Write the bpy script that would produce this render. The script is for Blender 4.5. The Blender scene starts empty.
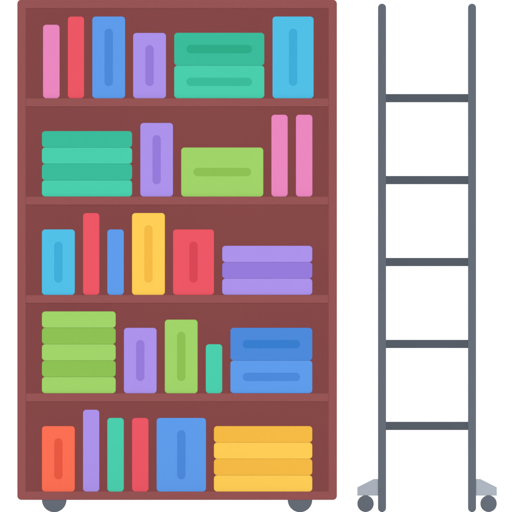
import bpy, bmesh, math

# ---------------------------------------------------------------- units
S = 0.004            # metres per drawing unit (the bookcase is 2 m tall)
FLOOR = 512.05       # drawing height of the floor line
scene = bpy.context.scene
col = scene.collection


def W(x, y, d):      # drawing x, drawing y (down), depth behind the bookcase front
    return ((x - 256.0) * S, d * S, (FLOOR - y) * S)


# ---------------------------------------------------------------- materials
def lin(h):
    h = h.lstrip('#')
    out = []
    for i in (0, 2, 4):
        c = int(h[i:i + 2], 16) / 255.0
        out.append(c / 12.92 if c <= 0.04045 else ((c + 0.055) / 1.055) ** 2.4)
    return out


ALB = 0.633           # real base colour relative to the fully lit colour
_mats = {}


def mat(name, hexcol, kind='cloth', alb=None):
    if name in _mats:
        return _mats[name]
    a = ALB if alb is None else alb
    c = [min(0.92, v * a) for v in lin(hexcol)]
    m = bpy.data.materials.new(name)
    m.use_nodes = True
    nt = m.node_tree
    N, L = nt.nodes, nt.links
    b = N['Principled BSDF']
    b.inputs['Specular IOR Level'].default_value = 0.05
    tc = N.new('ShaderNodeTexCoord')
    mp = N.new('ShaderNodeMapping')
    L.new(tc.outputs['Object'], mp.inputs['Vector'])
    amp, bump = 0.015, 0.06
    if kind == 'cloth':                       # fine book-cloth weave
        tex = N.new('ShaderNodeTexNoise')
        tex.inputs['Scale'].default_value = 420.0
        tex.inputs['Detail'].default_value = 3.0
        b.inputs['Roughness'].default_value = 0.72
        out = tex.outputs['Fac']
    elif kind in ('wood', 'wood_up'):         # painted wood, faint grain
        mp.inputs['Scale'].default_value = (3, 40, 55) if kind == 'wood' else (55, 40, 3)
        tex = N.new('ShaderNodeTexNoise')
        tex.inputs['Scale'].default_value = 2.2
        tex.inputs['Detail'].default_value = 6.0
        tex.inputs['Distortion'].default_value = 0.6
        b.inputs['Roughness'].default_value = 0.75
        out = tex.outputs['Fac']
        amp, bump = 0.008, 0.03
    elif kind == 'paper':                     # leaves seen edge-on
        tex = N.new('ShaderNodeTexNoise')
        mp.inputs['Scale'].default_value = (900, 3, 3)
        tex.inputs['Scale'].default_value = 1.0
        b.inputs['Roughness'].default_value = 0.9
        out = tex.outputs['Fac']
        amp, bump = 0.12, 0.2
    else:                                     # powder-coated metal / plaster
        tex = N.new('ShaderNodeTexNoise')
        tex.inputs['Scale'].default_value = 300.0 if kind == 'metal' else 40.0
        tex.inputs['Detail'].default_value = 2.0
        b.inputs['Roughness'].default_value = 0.75
        out = tex.outputs['Fac']
        amp, bump = 0.012, 0.03
    L.new(mp.outputs['Vector'], tex.inputs['Vector'])
    mr = N.new('ShaderNodeMapRange')
    mr.inputs['From Min'].default_value = 0.25
    mr.inputs['From Max'].default_value = 0.75
    mr.inputs['To Min'].default_value = 1 - amp
    mr.inputs['To Max'].default_value = 1 + amp
    L.new(out, mr.inputs['Value'])
    mix = N.new('ShaderNodeVectorMath')
    mix.operation = 'SCALE'
    mix.inputs[0].default_value = c
    L.new(mr.outputs['Result'], mix.inputs['Scale'])
    L.new(mix.outputs['Vector'], b.inputs['Base Color'])
    bp = N.new('ShaderNodeBump')
    bp.inputs['Strength'].default_value = bump
    bp.inputs['Distance'].default_value = 0.0004
    L.new(out, bp.inputs['Height'])
    L.new(bp.outputs['Normal'], b.inputs['Normal'])
    _mats[name] = m
    return m


# ---------------------------------------------------------------- geometry helpers
def rounded(x0, y0, x1, y1, r, n=8, corners=(1, 1, 1, 1)):
    """outline of a rounded rectangle; corners: (x0y0, x1y0, x1y1, x0y1)"""
    P = []
    data = [((x0, y0), (x0 + r, y0 + r), 180), ((x1, y0), (x1 - r, y0 + r), 270),
            ((x1, y1), (x1 - r, y1 - r), 0), ((x0, y1), (x0 + r, y1 - r), 90)]
    for (corner, c, a0), on in zip(data, corners):
        if not on:
            P.append(corner)
            continue
        for k in range(n + 1):
            a = math.radians(a0 + 90.0 * k / n)
            P.append((c[0] + r * math.cos(a), c[1] + r * math.sin(a)))
    Q = []
    for p in P:                                # drop doubles (pill ends)
        if not Q or abs(p[0] - Q[-1][0]) + abs(p[1] - Q[-1][1]) > 1e-5:
            Q.append(p)
    if abs(Q[0][0] - Q[-1][0]) + abs(Q[0][1] - Q[-1][1]) < 1e-5:
        Q.pop()
    return Q


def circle(cx, cy, r, n=56):
    return [(cx + r * math.cos(2 * math.pi * k / n), cy + r * math.sin(2 * math.pi * k / n)) for k in range(n)]


def inset(P, e):
    """shrink a closed outline by e (mitred)"""
    n = len(P)
    area = sum(P[i][0] * P[(i + 1) % n][1] - P[(i + 1) % n][0] * P[i][1] for i in range(n))
    s = 1 if area > 0 else -1
    out = []
    for i in range(n):
        a, b, c = P[i - 1], P[i], P[(i + 1) % n]
        l1 = math.hypot(b[0] - a[0], b[1] - a[1])
        l2 = math.hypot(c[0] - b[0], c[1] - b[1])
        n1 = (-(b[1] - a[1]) / l1 * s, (b[0] - a[0]) / l1 * s)
        n2 = (-(c[1] - b[1]) / l2 * s, (c[0] - b[0]) / l2 * s)
        k = 1 + n1[0] * n2[0] + n1[1] * n2[1]
        k = max(k, 0.3)
        out.append((b[0] + (n1[0] + n2[0]) / k * e, b[1] + (n1[1] + n2[1]) / k * e))
    return out


class MB:
    """collects prisms (outline in the front plane, run back in depth) into one mesh;
    origin is a world point that becomes the local zero"""

    def __init__(self, origin):
        self.o = origin
        self.bm = bmesh.new()

    def prism(self, P, d0, d1, e=0.0, eb=None):
        eb = e if eb is None else eb
        rings = []
        if e > 0:
            rings.append((inset(P, e), d0))
            rings.append((inset(P, e * 0.29), d0 + e * 0.29))
            rings.append((P, d0 + e))
        else:
            rings.append((P, d0))
        if eb > 0:
            rings.append((P, d1 - eb))
            rings.append((inset(P, eb), d1))
        else:
            rings.append((P, d1))
        vs = []
        for R, d in rings:
            row = []
            for x, y in R:
                p = W(x, y, d)
                row.append(self.bm.verts.new((p[0] - self.o[0], p[1] - self.o[1], p[2] - self.o[2])))
            vs.append(row)
        n = len(P)
        self.bm.faces.new(vs[0])
        self.bm.faces.new(list(reversed(vs[-1])))
        for a, b in zip(vs[:-1], vs[1:]):
            for i in range(n):
                j = (i + 1) % n
                self.bm.faces.new((a[j], a[i], b[i], b[j]))
        return self

    def box(self, x0, y0, x1, y1, d0, d1, e=0.0):
        return self.prism([(x0, y0), (x1, y0), (x1, y1), (x0, y1)], d0, d1, e)

    def build(self, name, material, parent=None):
        bmesh.ops.recalc_face_normals(self.bm, faces=self.bm.faces[:])
        me = bpy.data.meshes.new(name)
        self.bm.to_mesh(me)
        self.bm.free()
        me.materials.append(material)
        o = bpy.data.objects.new(name, me)
        col.objects.link(o)
        if parent:
            o.parent = parent
        else:
            o.location = self.o
        return o


def thing(name, label, cat, origin, group=None):
    o = bpy.data.objects.new(name, None)
    o.empty_display_size = 0.05
    col.objects.link(o)
    o.location = origin
    o['label'] = label
    o['category'] = cat
    if group:
        o['group'] = group
    return o


# ---------------------------------------------------------------- the setting
def sheet(name, pts, material):
    me = bpy.data.meshes.new(name)
    me.from_pydata(pts, [], [tuple(range(len(pts)))])
    me.materials.append(material)
    o = bpy.data.objects.new(name, me)
    col.objects.link(o)
    o['kind'] = 'structure'
    return o


DEPTH = 72.0                                 # bookcase depth
WALL = DEPTH + 3.0
white = mat('white_plaster', '#ffffff', 'plaster', 0.92)
wy = WALL * S
sheet('floor', [(-9, -5, 0), (9, -5, 0), (9, wy, 0), (-9, wy, 0)], white)
sheet('wall', [(-9, wy, -0.004), (9, wy, -0.004), (9, wy, 7), (-9, wy, 7)], white)

# ---------------------------------------------------------------- bookcase
FR = mat('brown_paint', '#965353', 'wood')
FRU = mat('brown_paint_upright', '#965353', 'wood_up')
BK = mat('dark_brown_paint', '#954f4f', 'wood_up')
GREY = mat('slate_grey', '#656d78', 'metal')
DGREY = mat('dark_slate_grey', '#545c66', 'metal')
LGREY = mat('pale_grey', '#adb5c0', 'metal')

X0, X1 = 17.3, 336.9
I0, I1 = 25.5, 328.7
o0 = W((X0 + X1) / 2, FLOOR, DEPTH / 2)
case = thing('bookcase', 'tall reddish brown bookcase with five rows of colourful books on round grey feet',
             'bookcase', o0)
mb = MB(o0)
mb.prism(rounded(X0, -0.3, I0, 499.8, 4.0, corners=(1, 0, 0, 1)), 0, DEPTH)
mb.build('side_panel', FRU, case)
mb = MB(o0)
mb.prism(rounded(I1, -0.3, X1, 499.8, 4.0, corners=(0, 1, 1, 0)), 0, DEPTH)
mb.build('side_panel', FRU, case)
MB(o0).box(I0, -0.3, I1, 8.2, 0, DEPTH).build('top_panel', FR, case)
MB(o0).box(I0, 491.6, I1, 499.8, 0, DEPTH).build('bottom_panel', FR, case)
MB(o0).box(I0, 8.2, I1, 491.6, DEPTH - 3, DEPTH - 0.5).build('back_panel', BK, case)
ROWS = [98.3, 196.6, 294.9, 393.3, 491.6]
for yb in ROWS[:4]:
    MB(o0).box(I0 + .05, yb, I1 - .05, yb + 8.2, 0.4, DEPTH - 3, 0.25).build('shelf', FR, case)
for cx in (54.2, 300.0):
    for d in (1.0, DEPTH - 17.0):
        P = [(cx + 12.25 * math.cos(math.pi * k / 32), 499.8 + 12.25 * math.sin(math.pi * k / 32)) for k in range(33)]
        MB(o0).prism(P, d, d + 12, 0.3).build('foot', GREY, case)

# ---------------------------------------------------------------- books
C = {  # cover colour, colour of its spine label
    'pink': ('#ec87c0', None), 'red': ('#ed5564', '#da4453'), 'blue': ('#5d9cec', '#4a89dc'),
    'dark blue': ('#4a89dc', '#347dcf'), 'purple': ('#ac92eb', '#967adc'), 'dark purple': ('#967adc', None),
    'teal': ('#48cfad', '#37bc9b'), 'dark teal': ('#37bc9b', '#29ae88'), 'sky blue': ('#4fc0e8', '#3bafda'),
    'lime green': ('#a0d468', '#8cc152'), 'dark green': ('#8cc152', None), 'yellow': ('#ffce54', '#f6bb42'),
    'amber': ('#f6bb42', None), 'orange': ('#fc6e51', '#e9573f'),
}
PAPER = mat('cream_paper', '#f4ead2', 'paper')
FRONT = 3.0          # spines stand this far behind the bookcase front
R = 3.3


def book(colour, x0, y0, x1, y1, label, lying=False, mark=False, group='books on the bookcase shelves', deep=54.0):
    o = W((x0 + x1) / 2, y1, FRONT + deep / 2)
    t = thing('book', label, 'book', o, group)
    nm = colour.replace(' ', '_')
    cm = mat(nm + '_cloth', C[colour][0])
    f = FRONT
    mb = MB(o)
    mb.prism(rounded(x0, y0, x1, y1, R), f, f + 4.0, 0.22)
    if lying:
        for a, b in ((y0 + .4, y0 + 2.2), (y1 - 2.2, y1 - .4)):
            mb.box(x0 + 2.0, a, x1 - 2.0, b, f + 3.5, f + deep, 0.15)
    else:
        for a, b in ((x0 + 1.8, x0 + 3.6), (x1 - 3.6, x1 - 1.8)):
            mb.box(a, y0 + .35, b, y1 - .02, f + 3.5, f + deep, 0.15)
    mb.build('cover', cm, t)
    mb = MB(o)
    if lying:
        mb.box(x0 + 4.2, y0 + 2.2, x1 - 4.2, y1 - 2.2, f + 3.8, f + deep - 2)
    else:
        mb.box(x0 + 3.6, y0 + 2.8, x1 - 3.6, y1 - 2.8, f + 3.8, f + deep - 2)
    mb.build('pages', PAPER, t)
    if mark:
        lm = mat(nm + '_label', C[colour][1])
        cx, cy = (x0 + x1) / 2, (y0 + y1) / 2
        if lying:
            P = rounded(x0 + 12.3, cy - 4.1, x1 - 12.3, cy + 4.1, 4.09, 10)
        else:
            P = rounded(cx - 4.1, y0 + 12.3, cx + 4.1, y1 - 12.3, 4.09, 10)
        MB(o).prism(P, f - 0.2, f + 0.4, 0.1, 0).build('spine_label', lm, t)
    return t


U = 16.39


def stack(colours, x0, x1, yb, labels, h=U, mark=False, group=None):
    """colours and labels from the topmost book down"""
    n = len(colours)
    for k, (c, lb) in enumerate(zip(colours, labels)):
        y0 = yb - (n - k) * h
        book(c, x0, y0 + .04, x1, y0 + h - .04, lb, lying=True, mark=mark, group=group)


# top row
b = ROWS[0]
book('pink', 43.0, 24.7, 59.6, b, 'slim pink book standing first on the top shelf, left of the red one')
book('red', 67.8, 16.5, 84.1, b, 'slim tall red book on the top shelf between a pink and a blue book')
book('blue', 92.3, 16.5, 125.1, b, 'tall blue book with dark blue spine bar, upright on the top shelf', mark=True)
book('purple', 133.1, 32.9, 166.0, b, 'wide purple book with spine bar on the top shelf beside the teal pair', mark=True)
stack(['dark teal', 'teal'], 174.2, 264.3, b,
      ['thick darker teal book with spine bar, upper of the pair lying on the top shelf',
       'thick lighter teal book with spine bar, lower of the pair lying on the top shelf'],
      h=2 * U, mark=True, group='thick teal books lying on the top shelf')
book('sky blue', 272.5, 16.5, 313.6, b, 'wide tall sky blue book with spine bar at the right end of the top shelf', mark=True)
# second row
b = ROWS[1]
stack(['dark teal', 'teal', 'dark teal', 'teal'], 41.9, 132.1, b,
      ['darker teal thin book on top of the stack of four teal books',
       'lighter teal thin book, second from the top in the stack of four',
       'darker teal thin book, third from the top in the stack of four',
       'lighter teal thin book at the bottom of the stack of four teal books'],
      group='thin teal books stacked on the second shelf')
book('purple', 140.3, 122.9, 173.0, b, 'purple book with spine bar, upright between teal stack and big lime green book', mark=True)
book('lime green', 181.2, 147.5, 263.3, b, 'very thick lime green book lying flat alone with horizontal spine bar', lying=True, mark=True)
book('pink', 271.4, 114.7, 287.7, b, 'slim tall pink book, left of the pink pair, beside the thick lime green book',
     group='matching slim pink books on the second shelf')
book('pink', 295.9, 114.7, 312.4, b, 'slim tall pink book, right of the pink pair, nearest the right side panel',
     group='matching slim pink books on the second shelf')
# third row
b = ROWS[2]
book('sky blue', 41.9, 229.4, 74.8, b, 'sky blue book with spine bar at the left end of the middle shelf', mark=True)
book('red', 83.0, 213.0, 99.4, b, 'slim tall red book between a sky blue and a slim blue book')
book('blue', 107.3, 229.4, 123.8, b, 'slim plain blue book beside the tall yellow book on the middle shelf')
book('yellow', 132.0, 213.0, 164.9, b, 'tall yellow upright book with amber spine bar on the middle shelf', mark=True)
book('red', 173.0, 229.4, 214.0, b, 'wide red book with dark red spine bar next to the purple stack', mark=True)
stack(['purple', 'dark purple', 'purple'], 222.2, 312.3, b,
      ['light purple book on top of the stack of three purple books',
       'darker purple book in the middle of the stack of three',
       'light purple book at the bottom of the stack of three purple books'],
      group='purple books stacked on the middle shelf')
# fourth row
b = ROWS[3]
stack(['lime green', 'dark green', 'lime green', 'dark green', 'lime green'], 41.9, 115.7, b,
      ['light green book on top of the stack of five green books',
       'darker green book, second from the top of the stack of five',
       'light green book in the middle of the stack of five green books',
       'darker green book, second from the bottom of the stack of five',
       'light green book at the bottom of the stack of five green books'],
      group='green books stacked on the fourth shelf')
book('purple', 123.9, 327.8, 156.6, b, 'purple book with spine bar between the green stack and upright green book', mark=True)
book('lime green', 164.8, 319.6, 197.6, b, 'tall upright lime green book with darker green vertical spine bar', mark=True)
book('teal', 205.8, 344.2, 222.2, b, 'small slim teal book, shortest upright one, beside the two thick blue books')
stack(['dark blue', 'blue'], 230.4, 312.3, b,
      ['thick darker blue book with spine bar lying on top of the lighter blue one',
       'thick lighter blue book with spine bar lying under the darker blue one'],
      h=2 * U, mark=True, group='thick blue books lying on the fourth shelf')
# bottom row
b = ROWS[4]
book('orange', 41.9, 426.1, 74.8, b, 'orange book with dark orange spine bar at the left of the bottom row', mark=True)
book('purple', 83.0, 409.7, 99.3, b, 'slim tall plain purple book beside the orange book')
book('teal', 107.3, 417.9, 123.8, b, 'slim teal book in the bottom row between purple and red books')
book('red', 132.0, 417.9, 148.5, b, 'slim red book in the bottom row, left of the wide blue book')
book('blue', 156.6, 417.9, 206.0, b, 'widest upright blue book with spine bar, beside the yellow stack', mark=True)
stack(['amber', 'yellow', 'amber', 'yellow'], 213.9, 312.3, b,
      ['deeper amber book on top of the stack of four yellow books',
       'bright yellow book, second from the top of the yellow stack',
       'deeper amber book, third from the top of the yellow stack',
       'bright yellow book at the bottom of the yellow stack'],
      group='yellow books stacked in the bottom row')

# ---------------------------------------------------------------- ladder, leaning on the wall
LEAN = math.radians(2.5)
BASE = WALL - 512.0 * math.tan(LEAN) - 6.2   # depth of the rails' feet
stretch = 1.0 / math.cos(LEAN)
lo = W(427.05, FLOOR, BASE)
lad = thing('ladder', 'slate grey five-rung ladder with small side wheels leaning against the white wall',
            'ladder', lo)
lad.rotation_euler = (-LEAN, 0, 0)
lad.scale = (1, 1, stretch)
lad.location = (lo[0], lo[1], lo[2] + 4 * S * math.sin(LEAN))
for x in (378.0, 468.0):
    MB(lo).prism(rounded(x, 4.0, x + 8.05, 512.0, 4.02, 12), BASE - 4, BASE + 4, 0.25).build('rail', GREY, lad)
for k in range(5):
    yc = 98.33 + 81.93 * k
    MB(lo).box(385.9, yc - 4.05, 468.2, yc + 4.05, BASE - 2, BASE + 2, 0.15).build('rung', DGREY, lad)
for s in (-1, 1):
    f = lambda x: 427.07 + s * (427.07 - x)
    P = [(f(378.1), 479.2), (f(373.8), 479.2), (f(357.3), 487.5), (f(357.3), 495.6), (f(378.1), 495.6)]
    br = MB(lo)
    br.prism(P, BASE - 2, BASE + 2, 0.15)
    brk = br.build('bracket', LGREY, lad)
    MB(lo).prism(circle(f(365.55), 503.8, 8.2), BASE - 3, BASE + 3, 0.25).build('wheel', GREY, lad)

# ---------------------------------------------------------------- camera
cam = bpy.data.cameras.new('camera')
cam.type = 'ORTHO'
cam.ortho_scale = 512 * S
cam.clip_end = 100
co = bpy.data.objects.new('camera', cam)
col.objects.link(co)
co.location = (0, -5.0, (FLOOR - 256) * S)
co.rotation_euler = (math.radians(90), 0, 0)
scene.camera = co

# ---------------------------------------------------------------- light: one frontal lamp and a soft white studio
w = bpy.data.worlds.new('World')
scene.world = w
w.use_nodes = True
bg = w.node_tree.nodes['Background']
bg.inputs['Color'].default_value = (1, 1, 1, 1)
bg.inputs['Strength'].default_value = 0.34
sun = bpy.data.lights.new('front_lamp', 'SUN')
sun.energy = 3.6
sun.angle = math.radians(0.2)
so = bpy.data.objects.new('front_lamp', sun)
col.objects.link(so)
so.rotation_euler = (math.radians(89.88), 0, 0)   # level with the camera, a touch downwards
so.location = (0, -4, 2)

vs = scene.view_settings
vs.view_transform = 'Standard'
vs.look = 'None'
vs.exposure = 0
vs.gamma = 1
